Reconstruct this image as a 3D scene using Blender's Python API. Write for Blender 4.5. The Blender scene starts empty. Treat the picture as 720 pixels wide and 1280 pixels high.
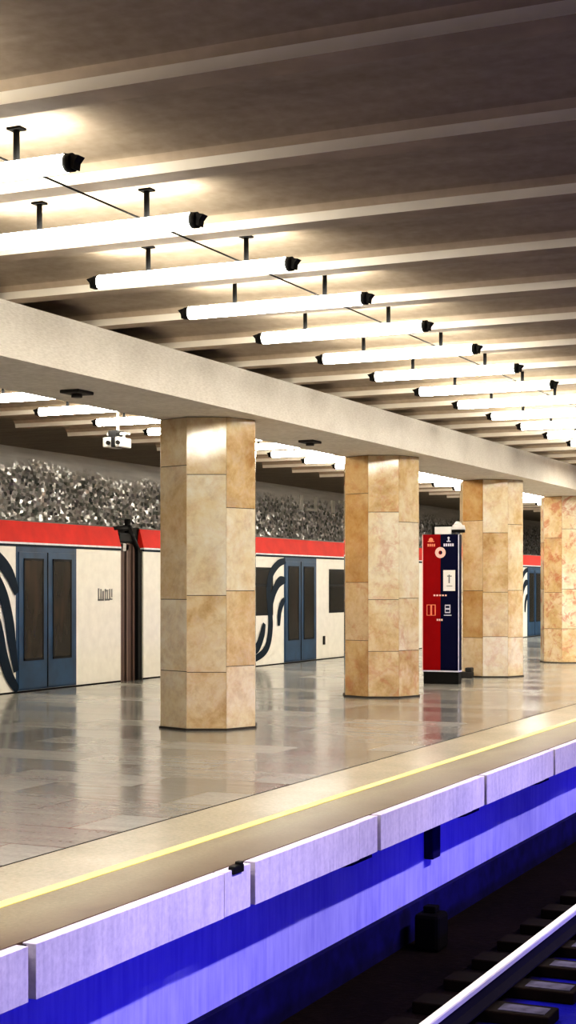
import bpy, bmesh, math, random
from mathutils import Vector, Matrix

random.seed(7)
scn = bpy.context.scene
COL = scn.collection
R = math.radians

# ------------------------------------------------------------------ helpers
class MB:
    """collects shapes into one mesh"""
    def __init__(self):
        self.bm = bmesh.new()
    def box(self, x0, x1, y0, y1, z0, z1, mi=0, bevel=0.0):
        vs = [self.bm.verts.new(p) for p in
              [(x0,y0,z0),(x1,y0,z0),(x1,y1,z0),(x0,y1,z0),(x0,y0,z1),(x1,y0,z1),(x1,y1,z1),(x0,y1,z1)]]
        fs = []
        for idx in [(3,2,1,0),(4,5,6,7),(0,1,5,4),(1,2,6,5),(2,3,7,6),(3,0,4,7)]:
            f = self.bm.faces.new([vs[i] for i in idx]); f.material_index = mi; fs.append(f)
        if bevel > 0:
            es = list({e for f in fs for e in f.edges})
            r = bmesh.ops.bevel(self.bm, geom=es, offset=bevel, segments=2, affect='EDGES', profile=0.5)
            for f in r['faces']: f.material_index = mi
        return self
    def cyl(self, p0, p1, r0, r1=None, seg=16, mi=0, cap=True):
        r1 = r0 if r1 is None else r1
        p0, p1 = Vector(p0), Vector(p1)
        d = (p1-p0).normalized()
        a = d.orthogonal().normalized(); b = d.cross(a)
        A, B = [], []
        for i in range(seg):
            t = 2*math.pi*i/seg
            o = a*math.cos(t)+b*math.sin(t)
            A.append(self.bm.verts.new(p0+o*r0)); B.append(self.bm.verts.new(p1+o*r1))
        for i in range(seg):
            j = (i+1) % seg
            f = self.bm.faces.new([A[i],A[j],B[j],B[i]]); f.material_index = mi; f.smooth = True
        if cap:
            self.bm.faces.new(A[::-1]).material_index = mi
            self.bm.faces.new(B).material_index = mi
        return self
    def prism(self, pts, axis, a0, a1, mi=0):
        """2D outline extruded along axis ('x': pts are (y,z); 'y': (x,z); 'z': (x,y))"""
        def P(p, a):
            return {'x':(a,p[0],p[1]), 'y':(p[0],a,p[1]), 'z':(p[0],p[1],a)}[axis]
        A = [self.bm.verts.new(P(p,a0)) for p in pts]; B = [self.bm.verts.new(P(p,a1)) for p in pts]
        n = len(pts)
        for i in range(n):
            j = (i+1) % n
            self.bm.faces.new([A[i],A[j],B[j],B[i]]).material_index = mi
        self.bm.faces.new(A[::-1]).material_index = mi
        self.bm.faces.new(B).material_index = mi
        return self
    def build(self, name, mats, parent=None, loc=None):
        bmesh.ops.recalc_face_normals(self.bm, faces=self.bm.faces[:])
        me = bpy.data.meshes.new(name); self.bm.to_mesh(me); self.bm.free()
        for m in (mats if isinstance(mats,(list,tuple)) else [mats]): me.materials.append(m)
        o = bpy.data.objects.new(name, me); COL.objects.link(o)
        if parent: o.parent = parent
        if loc: o.location = loc
        return o

def tag(o, label=None, cat=None, group=None, kind=None):
    for k, v in (('label',label),('category',cat),('group',group),('kind',kind)):
        if v: o[k] = v
    return o
def thing(name, loc, label, cat, group=None, rz=0):
    o = bpy.data.objects.new(name, None); COL.objects.link(o)
    o.empty_display_size = 0.1; o.location = loc; o.rotation_euler = (0,0,rz)
    return tag(o, label, cat, group)
def copy_tree(o, parent=None):
    c = o.copy(); COL.objects.link(c); c.parent = parent
    for ch in list(o.children): copy_tree(ch, c)
    return c
def struct(o): o['kind'] = 'structure'; return o

# ------------------------------------------------------------------ materials
def new_mat(name):
    m = bpy.data.materials.new(name); m.use_nodes = True
    nt = m.node_tree; return m, nt, nt.nodes['Principled BSDF']
def N(nt, t, **kw):
    n = nt.nodes.new(t)
    for k, v in kw.items(): setattr(n, k, v)
    return n
def ramp(nt, stops, fac):
    r = N(nt, 'ShaderNodeValToRGB')
    els = r.color_ramp.elements
    while len(els) < len(stops): els.new(0.5)
    for e, (p, c) in zip(els, stops): e.position = p; e.color = (*c, 1)
    nt.links.new(fac, r.inputs['Fac']); return r.outputs['Color']
def coords(nt, scale=(1,1,1)):
    tc = N(nt, 'ShaderNodeTexCoord'); mp = N(nt, 'ShaderNodeMapping')
    mp.inputs['Scale'].default_value = scale
    nt.links.new(tc.outputs['Object'], mp.inputs['Vector']); return mp.outputs['Vector']
def noise(nt, vec, scale, detail=4, rough=.55, dist=0):
    n = N(nt, 'ShaderNodeTexNoise')
    n.inputs['Scale'].default_value = scale; n.inputs['Detail'].default_value = detail
    n.inputs['Roughness'].default_value = rough; n.inputs['Distortion'].default_value = dist
    nt.links.new(vec, n.inputs['Vector']); return n.outputs['Fac']
def mixc(nt, fac, a, b, mode='MIX'):
    m = N(nt, 'ShaderNodeMix', data_type='RGBA', blend_type=mode)
    for sock, v in ((m.inputs[0],fac),(m.inputs[6],a),(m.inputs[7],b)):
        if hasattr(v, 'links') or hasattr(v, 'is_linked'): nt.links.new(v, sock)
        elif isinstance(v, (int,float)): sock.default_value = v
        else: sock.default_value = (*v,1)
    return m.outputs[2]
def mathn(nt, op, a, b=None):
    m = N(nt, 'ShaderNodeMath', operation=op)
    for sock, v in ((m.inputs[0],a),(m.inputs[1],b)):
        if v is None: continue
        if isinstance(v,(int,float)): sock.default_value = v
        else: nt.links.new(v, sock)
    return m.outputs[0]
def bump(nt, bsdf, h, strength=.2, dist=.01):
    b = N(nt, 'ShaderNodeBump'); b.inputs['Strength'].default_value = strength; b.inputs['Distance'].default_value = dist
    nt.links.new(h, b.inputs['Height']); nt.links.new(b.outputs['Normal'], bsdf.inputs['Normal'])

def simple(name, c, rough=.5, metal=0, var=.12, scale=6, spec=.5):
    m, nt, b = new_mat(name)
    v = coords(nt); n = noise(nt, v, scale)
    lo = tuple(x*(1-var) for x in c); hi = tuple(min(1,x*(1+var)) for x in c)
    nt.links.new(ramp(nt, [(.3,lo),(.7,hi)], n), b.inputs['Base Color'])
    b.inputs['Roughness'].default_value = rough; b.inputs['Metallic'].default_value = metal
    b.inputs['Specular IOR Level'].default_value = spec
    return m
def emissive(name, c, s):
    m, nt, b = new_mat(name)
    b.inputs['Base Color'].default_value = (.9,.9,.88,1)
    b.inputs['Emission Color'].default_value = (*c,1); b.inputs['Emission Strength'].default_value = s
    return m

# ceiling plaster: warm grey, slightly streaked along the ribs
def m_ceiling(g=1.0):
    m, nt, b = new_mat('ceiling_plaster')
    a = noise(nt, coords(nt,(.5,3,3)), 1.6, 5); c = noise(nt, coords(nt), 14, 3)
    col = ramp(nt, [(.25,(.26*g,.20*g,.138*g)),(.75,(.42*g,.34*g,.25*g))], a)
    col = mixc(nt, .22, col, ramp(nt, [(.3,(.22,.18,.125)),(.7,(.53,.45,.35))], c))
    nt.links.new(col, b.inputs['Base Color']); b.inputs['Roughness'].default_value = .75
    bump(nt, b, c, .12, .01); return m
def m_beam():
    m, nt, b = new_mat('beam_plaster')
    a = noise(nt, coords(nt), 2.2, 6, .65); c = noise(nt, coords(nt,(1,1,6)), 18, 3)
    col = ramp(nt, [(.25,(.68,.63,.54)),(.75,(.86,.81,.72))], a)
    col = mixc(nt, .3, col, ramp(nt, [(.35,(.52,.47,.39)),(.65,(.92,.88,.80))], c))
    nt.links.new(col, b.inputs['Base Color']); b.inputs['Roughness'].default_value = .7
    bump(nt, b, c, .15, .01); return m
# polished granite floor: slabs laid across the platform
def m_floor():
    m, nt, b = new_mat('granite_floor')
    v = coords(nt)
    br = N(nt, 'ShaderNodeTexBrick', offset=.5)
    br.inputs['Scale'].default_value = 1; br.inputs['Mortar Size'].default_value = .006
    br.inputs['Brick Width'].default_value = 1.3; br.inputs['Row Height'].default_value = .62
    br.inputs['Color1'].default_value = (.10,.10,.10,1); br.inputs['Color2'].default_value = (.9,.9,.9,1)
    br.inputs['Mortar'].default_value = (0,0,0,1); br.inputs['Bias'].default_value = 0
    nt.links.new(v, br.inputs['Vector'])
    cl = noise(nt, v, .55, 4, .6); fine = noise(nt, v, 30, 4, .7)
    col = ramp(nt, [(.3,(.20,.208,.192)),(.7,(.38,.388,.352))], cl)
    strk = noise(nt, coords(nt,(.5,4.5,1)), 1.7, 5, .65)
    col = mixc(nt, .30, col, ramp(nt, [(.36,(.10,.10,.09)),(.60,(.50,.49,.44))], strk))
    col = mixc(nt, .45, col, ramp(nt, [(.0,(.075,.078,.075)),(1.,(.52,.525,.485))], br.outputs['Color']))
    col = mixc(nt, .25, col, ramp(nt, [(.35,(.08,.075,.065)),(.65,(.36,.34,.30))], fine))
    col = mixc(nt, br.outputs['Fac'], col, (.06,.055,.045))
    nt.links.new(col, b.inputs['Base Color'])
    rg = N(nt, 'ShaderNodeMapRange'); rg.inputs['To Min'].default_value = .07; rg.inputs['To Max'].default_value = .27
    nt.links.new(mathn(nt,'ADD', mathn(nt,'MULTIPLY',br.outputs['Color'],.5), mathn(nt,'MULTIPLY',cl,.5)), rg.inputs['Value'])
    nt.links.new(rg.outputs['Result'], b.inputs['Roughness'])
    b.inputs['Specular IOR Level'].default_value = .62
    bump(nt, b, mathn(nt,'ADD',noise(nt, coords(nt,(.35,2.2,1)), 2.4, 3),mathn(nt,'MULTIPLY',br.outputs['Color'],.25)), .16, .02); return m
def m_edge():
    m, nt, b = new_mat('edge_granite')
    v = coords(nt); a = noise(nt, v, 1.3, 5, .6); f = noise(nt, v, 40, 3, .7)
    sep = N(nt, 'ShaderNodeSeparateXYZ'); nt.links.new(v, sep.inputs[0])
    col = ramp(nt, [(.3,(.155,.122,.068)),(.7,(.265,.22,.135))], a)
    col = mixc(nt, .3, col, ramp(nt, [(.35,(.06,.048,.03)),(.65,(.26,.22,.15))], f))
    # brown worn granite towards the rim
    w = N(nt,'ShaderNodeMapRange'); w.inputs['From Min'].default_value = -4.02; w.inputs['From Max'].default_value = -3.74
    nt.links.new(mathn(nt,'ADD',sep.outputs['X'],mathn(nt,'MULTIPLY',mathn(nt,'SUBTRACT',a,.5),.5)), w.inputs['Value'])
    col = mixc(nt, w.outputs['Result'], col, (.075,.038,.018))
    nt.links.new(col, b.inputs['Base Color']); b.inputs['Roughness'].default_value = .42
    return m
def m_strip():
    m, nt, b = new_mat('platform_band_granite')
    v = coords(nt); a = noise(nt, v, 1.1, 5, .6); f = noise(nt, v, 34, 3, .7)
    col = ramp(nt, [(.3,(.32,.29,.205)),(.7,(.48,.44,.32))], a)
    col = mixc(nt, .25, col, ramp(nt, [(.35,(.15,.14,.11)),(.65,(.46,.43,.36))], f))
    nt.links.new(col, b.inputs['Base Color']); b.inputs['Roughness'].default_value = .27
    return m
# veined cream marble, tone varies from slab to slab (attribute) and with veins
def m_marble():
    m, nt, b = new_mat('cream_marble')
    v = coords(nt)
    oi = N(nt, 'ShaderNodeObjectInfo')
    addv = N(nt, 'ShaderNodeVectorMath', operation='ADD')
    sc = N(nt, 'ShaderNodeVectorMath', operation='SCALE'); sc.inputs['Scale'].default_value = 1
    at = N(nt, 'ShaderNodeAttribute', attribute_name='tone')
    cmb = N(nt, 'ShaderNodeCombineXYZ')
    t50 = mathn(nt,'MULTIPLY',at.outputs['Fac'],37.0); r50 = mathn(nt,'MULTIPLY',oi.outputs['Random'],61.0)
    nt.links.new(t50, cmb.inputs['X']); nt.links.new(r50, cmb.inputs['Y']); nt.links.new(t50, cmb.inputs['Z'])
    nt.links.new(v, addv.inputs[0]); nt.links.new(cmb.outputs[0], addv.inputs[1])
    w = addv.outputs[0]
    big = noise(nt, w, 1.7, 7, .60, .35); mid = noise(nt, w, 6.0, 8, .72, .3); vein = noise(nt, w, 2.0, 8, .62, .8)
    col = ramp(nt, [(.28,(.50,.29,.11)),(.41,(.76,.57,.30)),(.51,(.87,.75,.51)),(.66,(.95,.91,.79))],
               mathn(nt,'ADD', mathn(nt,'MULTIPLY',big,.72), mathn(nt,'MULTIPLY',at.outputs['Fac'],.28)))
    col = mixc(nt, .30, col, ramp(nt, [(.34,(.44,.25,.12)),(.5,(.85,.72,.48)),(.62,(.97,.93,.83))], mid))
    ridge = mathn(nt,'ABSOLUTE', mathn(nt,'SUBTRACT', vein, .5))
    vm = ramp(nt, [(.0,(1,1,1)),(.035,(0,0,0))], ridge)
    col = mixc(nt, mathn(nt,'MULTIPLY',vm,.10), col, (.50,.27,.12))
    vein2 = noise(nt, w, 4.5, 8, .75, .5)
    vm2 = ramp(nt, [(.50,(0,0,0)),(.60,(1,1,1))], vein2)
    ru = N(nt,'ShaderNodeAttribute',attribute_name='ruddy')
    col = mixc(nt, mathn(nt,'MULTIPLY',vm2,ru.outputs['Fac']), col, (.62,.24,.15))
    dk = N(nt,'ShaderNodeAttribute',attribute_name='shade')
    col = mixc(nt, dk.outputs['Fac'], col, mixc(nt, 1.0, col, (.62,.46,.28), 'MULTIPLY'))  # browns each slab by its facet's painted shade
    nt.links.new(col, b.inputs['Base Color']); b.inputs['Roughness'].default_value = .09
    b.inputs['Specular IOR Level'].default_value = .5
    return m
# far track wall: plain grey band above, glinting cast metal mosaic below
def m_mosaic():
    m, nt, b = new_mat('glinting_wall')
    v = coords(nt)
    sep = N(nt,'ShaderNodeSeparateXYZ'); nt.links.new(v, sep.inputs[0])
    vo = N(nt,'ShaderNodeTexVoronoi', feature='F1', distance='CHEBYCHEV'); vo.inputs['Scale'].default_value = 15
    nt.links.new(coords(nt,(.2,.75,1.1)), vo.inputs['Vector'])
    sp = N(nt,'ShaderNodeSeparateColor'); nt.links.new(vo.outputs['Color'], sp.inputs[0])
    lum = ramp(nt, [(.0,(.28,.27,.25)),(.3,(.56,.545,.52)),(.6,(.74,.72,.69)),(.78,(.86,.84,.80)),(.82,(1,1,1))], sp.outputs[0])
    tint = mixc(nt, .14, lum, vo.outputs['Color'], 'SOFT_LIGHT')
    hor = noise(nt, coords(nt,(1,.35,5)), 2.2, 4)
    plain = ramp(nt, [(.3,(.56,.535,.50)),(.7,(.74,.71,.67))], hor)
    wob = noise(nt, v, .45, 2)
    e = N(nt,'ShaderNodeMapRange'); e.inputs['From Min'].default_value = 3.42; e.inputs['From Max'].default_value = 3.72
    nt.links.new(mathn(nt,'ADD',sep.outputs['Z'],mathn(nt,'MULTIPLY',mathn(nt,'SUBTRACT',wob,.5),.7)), e.inputs['Value'])
    col = mixc(nt, e.outputs['Result'], tint, plain)
    nt.links.new(col, b.inputs['Base Color'])
    # every cast facet leans its own way, so some of them catch the lamps
    geo = N(nt,'ShaderNodeNewGeometry')
    sub = N(nt,'ShaderNodeVectorMath', operation='SUBTRACT'); sub.inputs[1].default_value = (.5,.5,.5)
    nt.links.new(vo.outputs['Color'], sub.inputs[0])
    scl = N(nt,'ShaderNodeVectorMath', operation='SCALE'); scl.inputs['Scale'].default_value = 1.1
    nt.links.new(sub.outputs[0], scl.inputs[0])
    ad = N(nt,'ShaderNodeVectorMath', operation='ADD'); nt.links.new(geo.outputs['Normal'], ad.inputs[0]); nt.links.new(scl.outputs[0], ad.inputs[1])
    nm = N(nt,'ShaderNodeVectorMath', operation='NORMALIZE'); nt.links.new(ad.outputs[0], nm.inputs[0])
    mixn = N(nt,'ShaderNodeMix', data_type='VECTOR'); nt.links.new(e.outputs['Result'], mixn.inputs[0])
    nt.links.new(nm.outputs[0], mixn.inputs[4]); nt.links.new(geo.outputs['Normal'], mixn.inputs[5])
    nt.links.new(mixn.outputs[1], b.inputs['Normal'])
    nt.links.new(mathn(nt,'MULTIPLY',mathn(nt,'SUBTRACT',1.0,e.outputs['Result']),.40), b.inputs['Metallic'])
    b.inputs['Roughness'].default_value = .24
    return m
def m_front():
    m, nt, b = new_mat('lilac_whitewash')
    v = coords(nt); a = noise(nt, v, 1.5, 5, .6); s = noise(nt, coords(nt,(1,7,.6)), 4, 4, .6); f = noise(nt, v, 28, 3,.7)
    col = ramp(nt, [(.3,(.48,.44,.62)),(.7,(.76,.68,.82))], a)
    col = mixc(nt, .3, col, ramp(nt, [(.35,(.32,.29,.50)),(.6,(.80,.74,.90))], s))
    col = mixc(nt, .2, col, ramp(nt, [(.35,(.34,.30,.48)),(.65,(.85,.8,.95))], f))
    nt.links.new(col, b.inputs['Base Color']); b.inputs['Roughness'].default_value = .7
    return m
def m_bluewall():
    m, nt, b = new_mat('blue_painted_wall')
    v = coords(nt); a = noise(nt, v, 1.7, 5, .6); s = noise(nt, coords(nt,(1,6,.5)), 4, 4)
    col = ramp(nt, [(.3,(.30,.28,.80)),(.7,(.44,.42,.92))], a)
    col = mixc(nt, .3, col, ramp(nt, [(.35,(.20,.19,.72)),(.65,(.58,.56,.96))], s))
    nt.links.new(col, b.inputs['Base Color']); b.inputs['Roughness'].default_value = .65
    return m
def m_trackbed():
    m, nt, b = new_mat('dark_bed_blue_cast')
    v = coords(nt); a = noise(nt, v, 1.2, 5, .6); f = noise(nt, v, 22, 4, .7)
    sep = N(nt,'ShaderNodeSeparateXYZ'); nt.links.new(v, sep.inputs[0])
    col = ramp(nt, [(.3,(.004,.002,.002)),(.7,(.014,.007,.006))], a)
    col = mixc(nt, .3, col, ramp(nt, [(.5,(.002,.001,.001)),(.75,(.03,.018,.014))], f))
    e = N(nt,'ShaderNodeMapRange'); e.inputs['From Min'].default_value = -2.95; e.inputs['From Max'].default_value = -2.75
    nt.links.new(sep.outputs['X'], e.inputs['Value'])
    col = mixc(nt, e.outputs['Result'], col, mixc(nt, a, (.003,.003,.16), (.008,.008,.34)))  # blue light cast right of the rail is painted into the bed colour
    nt.links.new(col, b.inputs['Base Color']); b.inputs['Roughness'].default_value = .9
    b.inputs['Specular IOR Level'].default_value = .08
    bump(nt, b, f, .5, .03); return m
def m_glass():
    m, nt, b = new_mat('dark_train_glass')
    v = coords(nt); a = noise(nt, coords(nt,(1,3,.7)), 1.2, 2)
    nt.links.new(ramp(nt, [(.25,(.018,.02,.018)),(.5,(.030,.028,.024)),(.75,(.055,.040,.03))], a), b.inputs['Base Color'])
    b.inputs['Roughness'].default_value = .22; return m
def m_bellows():
    m, nt, b = new_mat('gangway_rubber')
    w = N(nt,'ShaderNodeTexWave', bands_direction='Y'); w.inputs['Scale'].default_value = 3.2
    nt.links.new(coords(nt), w.inputs['Vector'])
    nt.links.new(ramp(nt, [(.2,(.06,.036,.028)),(.8,(.16,.10,.08))], w.outputs['Color']), b.inputs['Base Color'])
    b.inputs['Roughness'].default_value = .6; return m

M = dict(ceil=m_ceiling(), beam=m_beam(), rib_lit=m_ceiling(1.6), rib_highlight=simple('rib_edge_highlight',(.92,.85,.72),.7,var=.08,scale=2), ribfoot=simple('rib_foot_plaster',(.36,.28,.20),.8,var=.2,scale=3), floor=m_floor(), edge=m_edge(), strip=m_strip(), marble=m_marble(), mosaic=m_mosaic(),
    front=m_front(), bluewall=m_bluewall(), bed=m_trackbed(), glass=m_glass(), bellows=m_bellows(),
    joint=simple('dark_joint',(.05,.04,.03),.8), gap=simple('black_gap',(.006,.005,.006),.9,spec=.05),
    yellow=simple('yellow_line_paint',(.93,.78,.25),.5,var=.08),
    tube=emissive('lamp_tube_glow',(1.0,.945,.83),38.0),
    black=simple('black_metal',(.006,.006,.006),.6,spec=.2), stem=simple('dark_lamp_stem',(.004,.004,.004),.8,spec=.1),
    white=simple('train_white_paint',(.86,.84,.76),.35,var=.05), red=simple('train_red_paint',(.66,.025,.015),.6,var=.12,scale=3,spec=.15),
    blue=simple('train_blue_paint',(.010,.050,.115),.45,var=.3,scale=3), navy=simple('navy_livery_paint',(.004,.014,.028),.6,spec=.12),
    pale=simple('pale_trim_paint',(.75,.76,.80),.4), roof=simple('train_roof_grey',(.10,.095,.09),.6),
    navyplinth=simple('dark_navy_concrete',(.006,.004,.055),.85,var=.4,spec=.1),
    rail_head=simple('polished_rail_steel',(.93,.89,.83),.42,.35,var=.05), rail_side=simple('rusty_rail_side',(.010,.008,.016),.8,spec=.2),
    sleeper=simple('pale_sleeper',(.075,.07,.11),.8,var=.6,scale=9,spec=.1), sleeper_dark=simple('dark_sleeper',(.006,.003,.002),.9,var=.5,spec=.1),
    tred=simple('terminal_red',(.30,.002,.004),.5,var=.05,spec=.08), tnavy=simple('terminal_navy',(.002,.003,.030),.5,var=.1,spec=.08),
    paper=simple('white_paper',(.92,.91,.90),.6,var=.02), pinkish=simple('pale_pink_mark',(.95,.62,.55),.5,var=.03),
    lav=simple('pale_lavender_mark',(.70,.68,.82),.5,var=.03), orange=simple('orange_mark',(.95,.30,.16),.5,var=.05),
    grey=simple('grey_mark',(.22,.22,.22),.6), camwhite=simple('camera_white_plastic',(.50,.49,.46),.4,var=.04),
    letter=simple('pale_metal_relief',(.80,.77,.70),.35,.3,var=.1), rubber=simple('dark_plastic_box',(.02,.018,.017),.6),
    soffit=simple('dark_soffit_fitting',(.05,.045,.04),.6), rightwall=simple('dark_track_wall',(.16,.13,.10),.7))

# ------------------------------------------------------------------ the setting
Y0, Y1 = -2.0, 84.0
XE, XW, XFAR = -3.65, -4.12, -12.42          # platform rim, recessed wall, far platform rim
# platform floor
f = MB(); f.box(XFAR, -4.83, Y0, Y1, -.24, 0)
struct(f.build('floor', M['floor']))
f = MB(); f.box(-4.80, -3.72, Y0, Y1, -.24, 0)
struct(f.build('trim_1', [M['edge']]))
f = MB(); f.box(-4.83, -4.80, Y0, Y1, -.24, -.001)
struct(f.build('trim_2', M['gap']))
# pale band between the seam and the yellow line, thin inlay
f = MB(); f.box(-4.80, -4.275, Y0, Y1, -.001, .003)
struct(f.build('trim_3', M['strip']))
f = MB(); f.box(-4.275, -4.195, Y0, Y1, -.001, .004)
struct(f.build('trim_4', M['yellow']))
# whitewashed slab fronts with open joints
joints = [-.9, 1.2, 3.28, 5.38, 7.49, 9.38, 11.71, 13.82]
while joints[-1] < Y1-2.2: joints.append(joints[-1]+2.1)
f = MB()
for a, b in zip(joints[:-1], joints[1:]):
    f.box(-3.72, XE, a+.024, b-.352, -.24, -.004, 0, .003)
    f.box(-3.72, XE-.006, b-.334, b-.024, -.24, -.004, 0, .003)
struct(f.build('trim_5', M['front']))
f = MB(); f.box(-3.725, -3.70, Y0, Y1, -.238, -.012)
struct(f.build('trim_6', M['gap']))
# recessed blue wall under the overhang and its dark footing
f = MB(); f.box(XW-.4, XW, Y0, Y1, -1.25, -.24)
struct(f.build('wall_platform', M['bluewall']))
f = MB(); f.box(XW, XW+.05, Y0, Y1, -1.25, -.965)
struct(f.build('baseboard_platform', M['navyplinth']))
# track beds
f = MB(); f.box(XW, 2.4, Y0, Y1, -1.45, -1.25)
struct(f.build('floor_track', M['bed']))
f = MB(); f.box(-15.7, XFAR, Y0, Y1, -1.45, -1.25); f.box(XFAR-.0, XFAR+.3, Y0, Y1, -1.25, -.24)
struct(f.build('floor_far_track', M['gap']))
# walls
f = MB(); f.box(-15.9, -15.6, Y0, Y1, -1.45, 4.1)
struct(f.build('wall_left', M['mosaic']))
f = MB(); f.box(2.4, 2.6, Y0, Y1, -1.45, 4.1)
struct(f.build('wall_right', M['rightwall']))
# ribbed ceiling
PIT, RB0, ZR, ZP = 1.322, 5.80, 3.70, 3.835
f = MB()
f.box(-12.3, 2.4, Y0, Y1, ZP, ZP+.15)
f.box(-15.9, -12.3, Y0, Y1, 3.96, 4.1)
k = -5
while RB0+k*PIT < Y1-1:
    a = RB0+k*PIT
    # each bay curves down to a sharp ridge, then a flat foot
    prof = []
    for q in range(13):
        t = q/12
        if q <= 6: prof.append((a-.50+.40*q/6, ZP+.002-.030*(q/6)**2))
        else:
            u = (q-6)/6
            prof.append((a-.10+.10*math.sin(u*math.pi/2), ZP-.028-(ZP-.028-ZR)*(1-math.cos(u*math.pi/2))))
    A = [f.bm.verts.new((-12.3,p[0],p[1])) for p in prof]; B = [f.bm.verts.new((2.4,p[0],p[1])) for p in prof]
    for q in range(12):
        fc = f.bm.faces.new([A[q],A[q+1],B[q+1],B[q]]); fc.smooth = True; fc.material_index = 0 if q < 8 else (1 if q < 10 else 3)  # paler lip materials put the lamps' highlight along the ridge into the colour
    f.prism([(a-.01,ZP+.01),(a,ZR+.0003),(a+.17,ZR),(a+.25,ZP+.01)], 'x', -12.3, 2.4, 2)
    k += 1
struct(f.build('ceiling', [M['ceil'], M['rib_lit'], M['ribfoot'], M['rib_highlight']]))
# longitudinal beam over the columns
f = MB(); f.box(-8.02, -6.88, Y0, Y1, 3.265, 3.70)
struct(f.build('trim_7', M['beam']))

# ------------------------------------------------------------------ columns
def column(cy, seed, label, name='marble_column'):
    rnd = random.Random(seed)
    root = thing(name, (-7.625, cy, 0), label, 'column', 'octagonal marble columns')
    ap, s, H = .502, .416, 3.262
    mb = MB(); bm = mb.bm
    tone = bm.loops.layers.float_color.new('tone'); shade = bm.loops.layers.float_color.new('shade'); ruddy = bm.loops.layers.float_color.new('ruddy')
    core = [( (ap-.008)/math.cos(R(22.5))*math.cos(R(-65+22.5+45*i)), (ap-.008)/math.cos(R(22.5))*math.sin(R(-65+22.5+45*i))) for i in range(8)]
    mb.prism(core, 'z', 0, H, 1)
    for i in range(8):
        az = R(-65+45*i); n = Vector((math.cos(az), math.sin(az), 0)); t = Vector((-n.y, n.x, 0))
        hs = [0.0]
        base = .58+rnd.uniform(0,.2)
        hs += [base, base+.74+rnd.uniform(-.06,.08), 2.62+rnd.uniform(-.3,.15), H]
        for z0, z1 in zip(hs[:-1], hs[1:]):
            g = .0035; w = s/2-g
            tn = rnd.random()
            sh = {7:.85, 6:.85, 0:.10, 1:.22}.get(i, .5)*rnd.uniform(.6,1.1)  # left facets darkened: their weaker light is put into the marble colour
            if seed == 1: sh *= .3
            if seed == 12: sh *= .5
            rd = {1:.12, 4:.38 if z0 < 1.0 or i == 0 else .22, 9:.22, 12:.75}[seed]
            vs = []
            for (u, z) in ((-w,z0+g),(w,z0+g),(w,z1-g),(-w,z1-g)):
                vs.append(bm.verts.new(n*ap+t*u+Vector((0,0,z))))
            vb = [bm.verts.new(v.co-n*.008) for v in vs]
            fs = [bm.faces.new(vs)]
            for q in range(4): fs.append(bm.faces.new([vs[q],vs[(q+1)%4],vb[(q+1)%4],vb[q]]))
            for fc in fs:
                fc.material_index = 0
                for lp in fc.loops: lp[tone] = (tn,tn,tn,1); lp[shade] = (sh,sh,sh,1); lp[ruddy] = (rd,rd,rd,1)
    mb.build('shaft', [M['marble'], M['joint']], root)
    b = MB()
    oc = [(.535*math.cos(R(-65+22.5+45*i))/math.cos(R(22.5))*.965, .535*math.sin(R(-65+22.5+45*i))/math.cos(R(22.5))*.965) for i in range(8)]
    b.prism(oc, 'z', .0, .022)
    b.build('base_strip', M['joint'], root)
    return root
CY = [14.55, 19.65, 24.75, 29.85]
column(CY[0], 1, 'nearest and largest cream marble column, standing left of the other columns')
column(CY[1], 4, 'second marble column from the left, standing just left of the red and navy call point')
column(CY[2], 9, 'third marble column from the left, standing just right of the red and navy call point')
column(CY[3], 12, 'farthest marble column, reddish veined, cut by the right edge of the photo')

# ------------------------------------------------------------------ tube lamps
ORD = ['first','second','third','fourth','fifth','sixth','seventh','eighth','ninth','tenth','eleventh','twelfth',
       'thirteenth','fourteenth','fifteenth','sixteenth','seventeenth','eighteenth','nineteenth','twentieth']
def make_lamp():
    root = thing('pendant_tube_lamp', (0,0,0), '-', 'lamp')
    L = 1.50
    MB().cyl((-L/2+.03,0,0),(L/2-.03,0,0),.048,seg=20).build('diffuser', M['tube'], root)
    for s in (-1,1):
        e = MB()
        e.cyl((s*(L/2-.03),0,0),(s*(L/2+.01),0,0),.047,seg=20)
        e.prism([(s*(L/2-.03),.045),(s*(L/2+.06),.024),(s*(L/2+.035),-.005),(s*(L/2+.03),-.04),(s*(L/2-.0),-.03)][::s], 'y', -.03, .03)
        e.build('end_cap', M['black'], root)
    for s in (-.33, .42):
        e = MB(); e.cyl((s,0,.045),(s,0,ZP-3.62+.0),.017,seg=10); e.box(s-.04,s+.04,-.03,.03,ZP-3.62-.012,ZP-3.62)
        e.build('stem', M['stem'], root)
    return root
lamp0 = make_lamp(); used = False
def place_lamp(x, y, label, group):
    global used
    o = lamp0 if not used else copy_tree(lamp0)
    used = True
    o.location = (x, y, 3.62); o['label'] = label; o['group'] = group
    return o
NL0 = 6.50
for k in range(14):
    if k == 0: lb = 'nearest glowing tube lamp, topmost, cut by the left edge of the photo'
    else: lb = f'glowing tube lamp under the ribbed ceiling, {ORD[k]} from left in the near row'
    place_lamp(-4.93, NL0+k*PIT, lb, 'tube lamps of the near row')
TH = math.atan((1239-360)/1912)
def px(x, y):
    zc = -x*math.sin(TH)+y*math.cos(TH); xc = x*math.cos(TH)+y*math.sin(TH)
    return 360+1912*xc/zc
gaps = [(-60,212,'left of the nearest column'),(212,326,'hid'),(326,437,'between the first and second columns'),
        (437,524,'hid'),(524,581,'between the second and third columns'),(581,650,'hid'),(650,690,'between the third and fourth columns')]
cnt = {}
far = []
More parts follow.
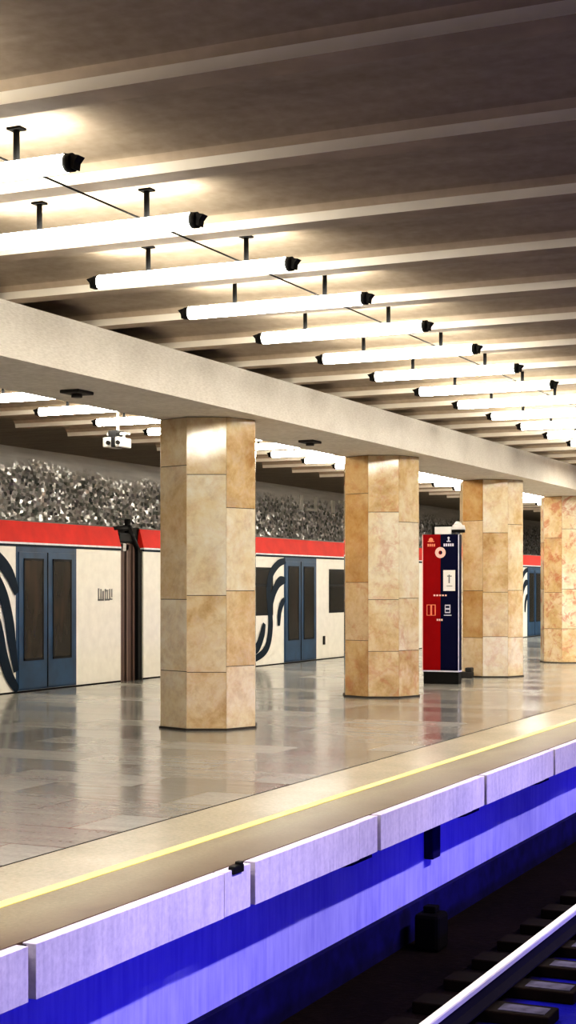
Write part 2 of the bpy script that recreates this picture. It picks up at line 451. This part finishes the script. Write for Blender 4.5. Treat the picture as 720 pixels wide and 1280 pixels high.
for k in range(0, 40):
    y = NL0+.0+k*PIT+1.2
    c = px(-9.75, y); r = px(-9.0, y); l = px(-10.5, y)
    if r < 25 or l > 682: continue
    best = max(gaps, key=lambda g: min(r,g[1])-max(l,g[0]) - (12 if g[2]=='hid' else 0))
    far.append((y, best[2]))
    cnt[best[2]] = cnt.get(best[2],0)+1
seen = {}
for y, g in far:
    i = seen.get(g,0); seen[g] = i+1
    if g == 'hid':
        lb = 'glowing tube lamp of the far row, mostly hidden behind a marble column'
    else:
        lb = f'tube lamp beyond the beam, {ORD[i]} from left of those {g}'
    place_lamp(-9.78, y, lb, 'tube lamps of the far row')

# thin cable strung along the near lamps
c = MB(); c.cyl((-4.60,2.0,3.69),(-4.60,26.0,3.69),.006,seg=6)
tag(c.build('hanging_cable', M['stem']), 'thin dark cable running along the ceiling across the near tube lamps', 'cable')

# ------------------------------------------------------------------ train
XT = -12.5
def ribbon(mb, pts, w, x):
    """flat livery ribbon in the plane of the car side; pts (y,z)"""
    P = []
    n = len(pts)
    def cr(p0,p1,p2,p3,t):
        return tuple(.5*((2*p1[i])+(-p0[i]+p2[i])*t+(2*p0[i]-5*p1[i]+4*p2[i]-p3[i])*t*t+(-p0[i]+3*p1[i]-3*p2[i]+p3[i])*t**3) for i in (0,1))
    for i in range(n-1):
        a = pts[max(i-1,0)]; b = pts[i]; c_ = pts[i+1]; d = pts[min(i+2,n-1)]
        for q in range(6): P.append(cr(a,b,c_,d,q/6))
    P.append(pts[-1])
    L, Rr = [], []
    for i, p in enumerate(P):
        q0 = P[max(i-1,0)]; q1 = P[min(i+1,len(P)-1)]
        dy, dz = q1[0]-q0[0], q1[1]-q0[1]; l = math.hypot(dy,dz) or 1
        ny, nz = -dz/l, dy/l
        ww = w/2*min(1, .55+.45*math.sin(math.pi*min(1,max(0,i/(len(P)-1))))*1.3)
        L.append((p[0]+ny*ww, p[1]+nz*ww)); Rr.append((p[0]-ny*ww, p[1]-nz*ww))
    for i in range(len(P)-1):
        q = [L[i],L[i+1],Rr[i+1],Rr[i]]
        mb.bm.faces.new([mb.bm.verts.new((x,a,b)) for a,b in q])
SW_DOWN = [  # stripes left of the front door of the leading car, relative to the door's left edge
    [(-1.30,2.02),(-.75,1.98),(-.42,1.86),(-.17,1.66),(.0,1.40)],
    [(-1.1,1.80),(-.62,1.66),(-.36,1.42),(-.20,1.05),(-.12,.70),(-.02,.30)],
    [(-.8,1.35),(-.55,1.10),(-.42,.82),(-.34,.55),(-.19,.25),(.02,.03)]]
SW_S = [     # S-shaped stripes left of a door
    [(.03,2.0),(-.30,1.93),(-.62,1.73),(-.73,1.42),(-.68,1.10),(-.64,.75),(-.74,.42),(-.98,.24),(-1.45,.12)],
    [(.02,1.62),(-.26,1.58),(-.52,1.36),(-.64,1.08)],
    [(.0,1.25),(-.14,1.15),(-.24,.98),(-.27,.74)],
    [(-.92,.80),(-1.02,.58),(-1.22,.36),(-1.5,.28)]]
def train_car(ya, yb, doors, windows, sw, label, gang=None, number=None, handle=None):
    root = thing('train_car', (XT,ya,-1.05), label, 'train', 'coupled train cars')
    dz = 1.05
    def done(mb, name, mats, parent=root):
        for v in mb.bm.verts: v.co -= Vector((XT,ya,-dz))
        return mb.build(name, mats, parent)
    # body shell (profile swept along the car), openings are filled by doors and windows
    b = MB(); b.prism([(XT,.015),(XT,2.07),(XT-.15,2.12),(XT-2.45,2.12),(XT-2.6,2.0),(XT-2.6,-.9),(XT-.1,-.9),(XT-.06,-.05)], 'y', ya, yb)
    done(b, 'body', M['white'])
    b = MB(); b.box(XT-.06,XT+.004,ya,yb,-.10,.015); done(b, 'sill', M['gap'])
    b = MB(); b.prism([(XT+.01,2.125),(XT-.07,2.43),(XT-.12,2.43),(XT-.12,2.12)], 'y', ya, yb); done(b, 'red_cornice', M['red'])
    b = MB(); b.box(XT-.05,XT+.014,ya,yb,2.10,2.128); done(b, 'pale_rain_strip', M['pale'])
    b = MB(); b.box(XT-.05,XT+.008,ya,yb,2.065,2.10); done(b, 'dark_seam', M['navy'])
    b = MB(); b.prism([(XT-.08,2.43),(XT-.085,2.452),(XT-.5,2.475),(XT-1.3,2.49),(XT-2.1,2.475),(XT-2.5,2.44),(XT-2.5,2.12),(XT-.12,2.12)], 'y', ya, yb); done(b, 'roof', M['roof'])
    for d in doors:
        p = MB(); p.box(XT-.02,XT+.006,d-.03,d+1.53,.02,2.065); fr = done(p, 'door_portal', M['blue'])
        for q in (0,1):
            a = d+.02+q*.74; e = a+.72
            lf = MB(); lf.box(XT-.01,XT+.016,a,e,.04,1.99,0,.006); lf_o = done(lf, 'door_leaf', M['blue'])
            pn = MB(); pn.box(XT,XT+.021,a+.15,e-.13,.47,1.87,0,.004); po = done(pn, 'pane', M['glass'], lf_o)
            gs = MB()
            gs.box(XT,XT+.024,a+.12,a+.15,.44,1.90); gs.box(XT,XT+.024,e-.13,e-.10,.44,1.90)
            gs.box(XT,XT+.024,a+.12,e-.10,.44,.47); gs.box(XT,XT+.024,a+.12,e-.10,1.87,1.90)
            done(gs, 'gasket', M['black'], lf_o)
        sm = MB(); sm.box(XT,XT+.022,d+.742,d+.758,.04,1.99); done(sm, 'door_seal', M['black'])
    for (wa, wb) in windows:
        w = MB(); w.box(XT,XT+.006,wa,wb,.95,1.86,0,.003); wo = done(w, 'window_frame', M['black'])
        g = MB(); g.box(XT,XT+.010,wa+.05,wb-.05,1.0,1.50); g.box(XT,XT+.010,wa+.05,wb-.05,1.55,1.81); done(g, 'pane', M['glass'], wo)
    for d, kind in sw:
        for k_, pts in enumerate(SW_S if kind == 's' else SW_DOWN):
            r = MB(); ribbon(r, [(d-.02+p[0], p[1]) for p in pts], (.20 if kind=='s' else .21)*(1 if k_ != 2 or kind!='s' else .8), XT+.0125+.0006*k_)
            done(r, 'livery_stripe', M['navy'])
    if handle:
        h = MB(); h.box(XT,XT+.02,handle-.05,handle+.05,.30,.48,0,.01); done(h, 'door_release', M['black'])
    if number:
        h = MB()
        for i, (u, wd, z0, z1) in enumerate([(0,.035,1.28,1.47),(.07,.03,1.28,1.46),(.13,.04,1.28,1.43),(.20,.03,1.29,1.46),(.26,.035,1.28,1.42),
                                      (.0,.16,1.28,1.305),(.2,.14,1.28,1.305),(.33,.03,1.29,1.46),(.39,.03,1.33,1.46),(.33,.09,1.29,1.31),(.20,.10,1.42,1.45)]):
            h.box(XT,XT+.006,number+u,number+u+wd,z0,z1)
        done(h, 'number_marking', M['grey'])
    if gang:
        g = MB(); gy = (gang[0]+gang[1])/2
        n = 7
        for i in range(n):
            a = gang[0]+(gang[1]-gang[0])*i/n; e = gang[0]+(gang[1]-gang[0])*(i+1)/n
            g.prism([(a,-.3),((a+e)/2-.01,-.3),(e,-.3),(e,2.2),(a,2.2)], 'x', XT-2.3, XT-.10+(.02 if i%2 else 0))
        done(g, 'gangway_bellows', M['bellows'])
        t = MB(); t.box(XT-.6,XT-.06,gang[0]+.05,gang[1]-.14,2.19,2.36,0,.03); t.cyl((XT-.1,gang[0]-.1,2.40),(XT-.1,gang[1]-.25,2.44),.045,seg=10)
        t.cyl((XT-.09,gang[1]-.35,2.46),(XT-.06,gang[1]-.06,2.06),.05,seg=10); t.cyl((XT-.12,gang[1]-.3,2.36),(XT-.12,gang[1]-.3,2.58),.05,seg=10)
        done(t, 'coupling_hoses', M['black'])
        w = MB(); w.box(XT-.5,XT-.08,gang[0]+.1,gang[0]+.4,2.06,2.19,0,.02); done(w, 'gangway_cap', M['camwhite'])
        j = MB(); j.box(XT-.3,XT-.02,gang[1]-.13,gang[1]-.01,-.2,2.1); done(j, 'gangway_edge', M['black'])
    return root
train_car(8.0, 20.86, [18.03, 12.6], [(14.9,16.5)], [(18.03,'d')],
          'leading white train car at the left edge, with blue doors and red roof line', gang=(20.86,21.57), number=20.18)
train_car(21.57, 42.1, [22.76, 27.03, 35.17, 39.4], [(24.95,26.5),(29.22,30.75),(32.9,34.4),(37.2,38.7)], [(27.03,'s')],
          'white train car behind the nearest column, its blue door between the first two columns', handle=28.95)
train_car(42.8, 56.0, [44.2, 48.4], [(46.3,47.8)], [(44.2,'s')],
          'farthest train car, a sliver with a blue door seen between the third and fourth columns')

# pale relief strokes on the far wall above the train
WR = thing('wall_relief', (-15.6,35,3.4), 'row of pale metal strokes on the far wall above the train', 'wall relief')
yy = 0
for i, (u, w_, z0, z1) in enumerate([(0,.16,3.40,3.78),(.9,.14,3.40,3.78),(.45,.5,3.40,3.46),(2.0,.2,3.42,3.74),(2.5,.5,3.68,3.76),(4.6,.18,3.42,3.78),(5.4,.2,3.42,3.78),
                              (4.0,.12,3.5,3.78),(6.7,.16,3.40,3.70),(7.4,.2,3.40,3.70)]):
    r = MB(); r.box(0,.04,yy+u-.4,yy+u+w_-.4,z0-3.4,z1-3.4,0,.008); r.build('relief_stroke', M['letter'], WR)

# ------------------------------------------------------------------ emergency call point between columns
tw, td, th = .56, .20, 2.30
T = thing('call_point', (-7.70, 22.45, 0), 'tall red and navy call point standing on the platform between two marble columns', 'call point', rz=R(3))
b = MB(); b.box(-tw/2,tw/2,-td/2+.02,td/2,0,.20,0,.01); b.build('plinth', M['black'], T)
b = MB(); b.box(-tw/2,0,-td/2,td/2,.205,th,0,.006); rp = b.build('red_half', M['tred'], T)
b = MB(); b.box(0.0,tw/2,-td/2,td/2,.205,th,0,.006); nv = b.build('navy_half', M['tnavy'], T)
b = MB(); b.box(-tw/2-.005,tw/2+.005,-td/2-.008,td/2,.185,.208); b.build('pale_rule', M['lav'], T)
b = MB(); b.box(-tw/2-.012,-tw/2,-td/2-.005,-td/2+.02,.21,th); b.build('edge_trim', M['pinkish'], T)
b = MB(); b.box(tw/2,tw/2+.010,-td/2-.005,-td/2+.02,.21,th); b.build('edge_trim', M['lav'], T)
F = -td/2
b = MB(); b.box(-.10,.17,-.09,.09,th,th+.12,0,.01); hd = b.build('head_sign', M['paper'], T)
b = MB(); b.box(-.14,.18,-.095,.095,th+.12,th+.14); b.box(-.14,-.10,-.095,.095,th,th+.12); b.build('sign_hood', M['black'], T)
b = MB()
def disc(mb, x, z, r0, y, seg=20, r1=0):
    for i in range(seg):
        a, c_ = 2*math.pi*i/seg, 2*math.pi*(i+1)/seg
        pts = [(x+r0*math.cos(a),y,z+r0*math.sin(a)),(x+r0*math.cos(c_),y,z+r0*math.sin(c_))]
        if r1: pts += [(x+r1*math.cos(c_),y,z+r1*math.sin(c_)),(x+r1*math.cos(a),y,z+r1*math.sin(a))]
        else: pts.append((x,y,z))
        mb.bm.faces.new([mb.bm.verts.new(p) for p in pts])
disc(b, 0, 2.02, .085, F-.004, 24, .03); b.build('round_emblem', M['pinkish'], T)
b = MB(); b.box(.045,.235,F-.006,F,1.43,1.75); nt_ = b.build('white_notice', M['paper'], T)
b = MB(); b.box(.13,.15,F-.008,F-.005,1.55,1.68); b.box(.11,.18,F-.008,F-.005,1.65,1.665); b.box(.10,.19,F-.008,F-.005,1.50,1.51); b.build('notice_print', M['grey'], nt_)
# left pictogram and its line of tiny lettering; right likewise
b = MB(); disc(b,-.15,2.215,.035,F-.004); b.box(-.20,-.10,F-.004,F,2.185,2.20)
for i in range(4): b.box(-.205+i*.032,-.182+i*.032,F-.004,F,2.115,2.155)
b.build('pictogram', M['orange'], rp)
b = MB(); disc(b,.13,2.245,.018,F-.004); b.box(.10,.16,F-.004,F,2.185,2.20); b.box(.12,.14,F-.004,F,2.2,2.235)
for i in range(5): b.box(.05+i*.034,.074+i*.034,F-.004,F,2.115,2.158)
b.build('pictogram', M['lav'], nv)
b = MB()
for i in range(5): b.box(-.11+i*.045,-.08+i*.045,F-.004,F,1.35,1.375)
for i in range(3): b.box(-.06+i*.035,-.035+i*.035,F-.004,F,.97,1.0)
b.build('small_print', M['pinkish'], T)
b = MB(); b.box(-.22,-.075,F-.008,F,1.05,1.22,0,.004); cb = b.build('call_panel', M['orange'], rp)
b = MB(); b.box(-.205,-.16,F-.012,F-.006,1.06,1.21); b.box(-.13,-.09,F-.012,F-.006,1.06,1.21); b.build('panel_insets', M['tred'], cb)
b = MB(); b.box(.07,.16,F-.008,F,1.09,1.22,0,.004); b.box(.055,.175,F-.006,F,1.05,1.065); b.build('call_panel', M['lav'], nv)
b = MB(); b.box(.085,.145,F-.012,F-.006,1.11,1.14); b.box(.085,.145,F-.012,F-.006,1.17,1.2); b.build('panel_insets', M['tnavy'], nv)
b = MB(); b.cyl((.25,0,th+.03),(.25,0,th+.07),.11,seg=20); b.build('camera_mount', M['black'], T)
b = MB(); b.cyl((.25,0,th+.07),(.25,0,th+.14),.12,.10,seg=20); b.cyl((.25,0,th+.14),(.25,0,th+.20),.075,.03,seg=20); b.cyl((.25,0,th-.0),(.25,0,th+.03),.03); b.build('camera_dome', M['paper'], T)

# small dark box beside the third column
b = MB(); b.box(-.13,.07,-.08,.08,0,.10,0,.015); b.box(-.04,.07,-.07,.07,.10,.17,0,.015)
tag(b.build('floor_box', M['rubber'], loc=(-7.79,24.03,0)), 'small dark stepped box on the floor at the foot of the third column', 'box')

# hung camera pair beyond the beam
C = thing('camera_cluster', (-10.38,17.25,3.60), 'pair of white security cameras hung below the far ceiling left of the nearest column', 'camera')
b = MB(); b.cyl((0,0,.23),(0,0,-.10),.02); b.box(-.14,.16,-.05,.05,-.125,-.095,0,.005); b.build('mount', M['camwhite'], C)
for x, w_ in ((-.07,.06),(.09,.035)):
    h = MB(); h.box(x-w_,x+w_,-.17,.14,-.29,-.16,0,.015); h.box(x-.012,x+.012,-.02,.02,-.17,-.12); ho = h.build('camera_housing', M['camwhite'], C)
    l = MB(); l.cyl((x+w_*.6,-.17,-.235),(x+w_*.6,-.20,-.235),.028,seg=16); l.build('lens', M['black'], ho)
b = MB(); b.box(-.06,.06,-.15,.06,-.17,-.07,0,.01); b.box(.000,.050,-.175,.06,-.29,-.16,0,.008); b.build('cable_box', M['black'], C)

# fittings under the beam
for i, (y, lb) in enumerate(((11.75,'dark flat fitting under the beam, left of the nearest column'),(16.95,'dark flat fitting under the beam, between the first and second columns'))):
    b = MB(); b.box(-.10,.10,-.13,.13,-.03,0,0,.008); b.cyl((0,0,-.03),(0,0,-.06),.05,seg=16)
    tag(b.build('ceiling_fitting', M['soffit'], loc=(-7.5,y,3.265)), lb, 'fitting', 'fittings under the beam', 'thing')

# ------------------------------------------------------------------ track
XR, ZT = -2.97, -1.02
r = thing('rail', (XR,20,-1.17), 'bright steel running rail beside the platform, lower right', 'rail')
b = MB(); b.prism([(-.031,.112),(.031,.112),(.032,.142),(.025,.150),(-.025,.150),(-.032,.142)], 'y', -21, 60); b.build('rail_head', M['rail_head'], r)
b = MB(); b.prism([(-.07,0),(.07,0),(.07,.012),(.012,.03),(.010,.112),(-.010,.112),(-.012,.03),(-.07,.012)], 'y', -21, 60); b.build('rail_web', M['rail_side'], r)
# short sleepers set in the bed; those the frame shows
sl = None
ys = [7.55+.62*i for i in range(12)]
for i, y in enumerate(ys):
    if sl is None:
        sl = thing('sleeper', (XR,y,-1.25), '-', 'sleeper'); o = sl
        b = MB(); b.box(-.42,.48,-.13,.13,0,.078,0,.01); b.build('timber', M['sleeper_dark'], sl)
        b = MB(); b.box(.14,.44,-.085,.07,.076,.082); b.build('pale_end', M['sleeper'], sl)  # paler bluish plate on the sleeper top, right of the rail
    else:
        o = copy_tree(sl)
    o.location = (XR,y,-1.25)
    o['label'] = f'short dark sleeper under the rail, {ORD[i]} from the bottom edge of the photo upwards'
    o['group'] = 'sleepers under the rail'
# items on the platform wall
b = MB(); b.box(-.10,.10,-.12,.12,0,.28,0,.03); b.box(-.05,.05,-.05,.05,.28,.33,0,.01)
tag(b.build('track_box', M['gap'], loc=(-3.86,11.0,-1.25)), 'black trackside box standing at the foot of the blue platform wall', 'box')
b = MB(); b.box(0,.08,-.09,.09,-.13,.13,0,.01); b.cyl((.03,0,.12),(.03,0,.24),.02)
tag(b.build('junction_box', M['navyplinth'], loc=(XW,11.65,-.55)), 'dark junction box fixed on the blue wall under the platform overhang', 'junction box')
for i, (y, lb) in enumerate(((9.25,'dark bracket under the slab joint nearest the camera, left of the wall junction box'),(11.58,'dark bracket under the middle slab joint, above the wall junction box'),(13.7,'dark bracket under the farthest slab joint by the right edge'))):
    b = MB(); b.prism([(0,0),(.40,0),(.40,-.05),(0,-.16)], 'y', -.17, .17)
    tag(b.build('slab_bracket', M['navyplinth'], loc=(XW,y,-.24)), lb, 'bracket', 'brackets under slab joints')
b = MB(); b.box(-.02,.02,-.06,.06,-.03,.015,0,.008); b.box(-.015,.02,.01,.05,.0,.03,0,.006)  # small dark spot by the joint, built as a raised solid
tag(b.build('edge_object', M['black'], loc=(XE-.01,7.3,-.0)), 'small black object on the platform rim beside a slab joint', 'clamp')

# ------------------------------------------------------------------ lights
def area(name, loc, rot, sx, sy, power, color):
    l = bpy.data.lights.new(name, 'AREA'); l.shape = 'RECTANGLE'; l.size = sx; l.size_y = sy; l.energy = power; l.color = color
    o = bpy.data.objects.new(name, l); o.location = loc; o.rotation_euler = rot; COL.objects.link(o); return o
for y in (NL0-PIT, NL0-2*PIT, NL0-3*PIT):        # lamps of the same rows that hang behind the camera's view
    area('lamp_light', (-4.93,y,3.60), (0,0,0), 1.5, .08, 60, (1,.945,.83))
    area('lamp_light', (-4.93,y,3.63), (math.pi,0,0), 1.5, .08, 40, (1,.945,.83))
for i in range(8):                               # the rows go on out of view further down the platform
    area('lamp_light', (-4.93,26.2+4*i,3.60), (0,0,0), 1.5, .3, 170, (1,.945,.83))
    area('lamp_light', (-4.93,26.2+4*i,3.63), (math.pi,0,0), 1.5, .3, 90, (1,.945,.83))
    if i > 3: area('lamp_light', (-9.78,26.2+4*i,3.60), (0,0,0), 1.5, .3, 170, (1,.945,.83))
# cool unseen lamps high over the near track; blue fill added low down
for y in (2, 7, 12, 17, 23, 30):
    d = Vector((-4.1,y,-.75))-Vector((.25,y,3.6))
    area('track_light', (.25,y,3.6), d.to_track_quat('-Z','Y').to_euler(), 3.6, .10, 54, (1.0,.90,.99)).data.spread = R(70)
    area('track_fill_light', (1.9,y,-.35), (Vector((-4.1,y,-1.1))-Vector((1.9,y,-.35))).to_track_quat('-Z','Y').to_euler(), 4.0, .3, 17, (.05,.035,1.0)).data.spread = R(40)  # added out of view to turn the shaded wall and bed blue
w = bpy.data.worlds.new('world'); scn.world = w; w.use_nodes = True
w.node_tree.nodes['Background'].inputs['Color'].default_value = (.5,.45,.42,1)
w.node_tree.nodes['Background'].inputs['Strength'].default_value = .08

# ------------------------------------------------------------------ camera
cam = bpy.data.cameras.new('camera'); co = bpy.data.objects.new('camera', cam); COL.objects.link(co)
cam.sensor_fit = 'HORIZONTAL'; cam.sensor_width = 36; cam.lens = 36*1912/720
cam.shift_y = (733-640)/720
cam.clip_end = 300
co.location = (0,0,1.5); co.rotation_euler = (R(90),0,TH)
scn.camera = co
scn.view_settings.view_transform = 'Standard'
scn.view_settings.look = 'Medium High Contrast'
scn.view_settings.exposure = 0.0
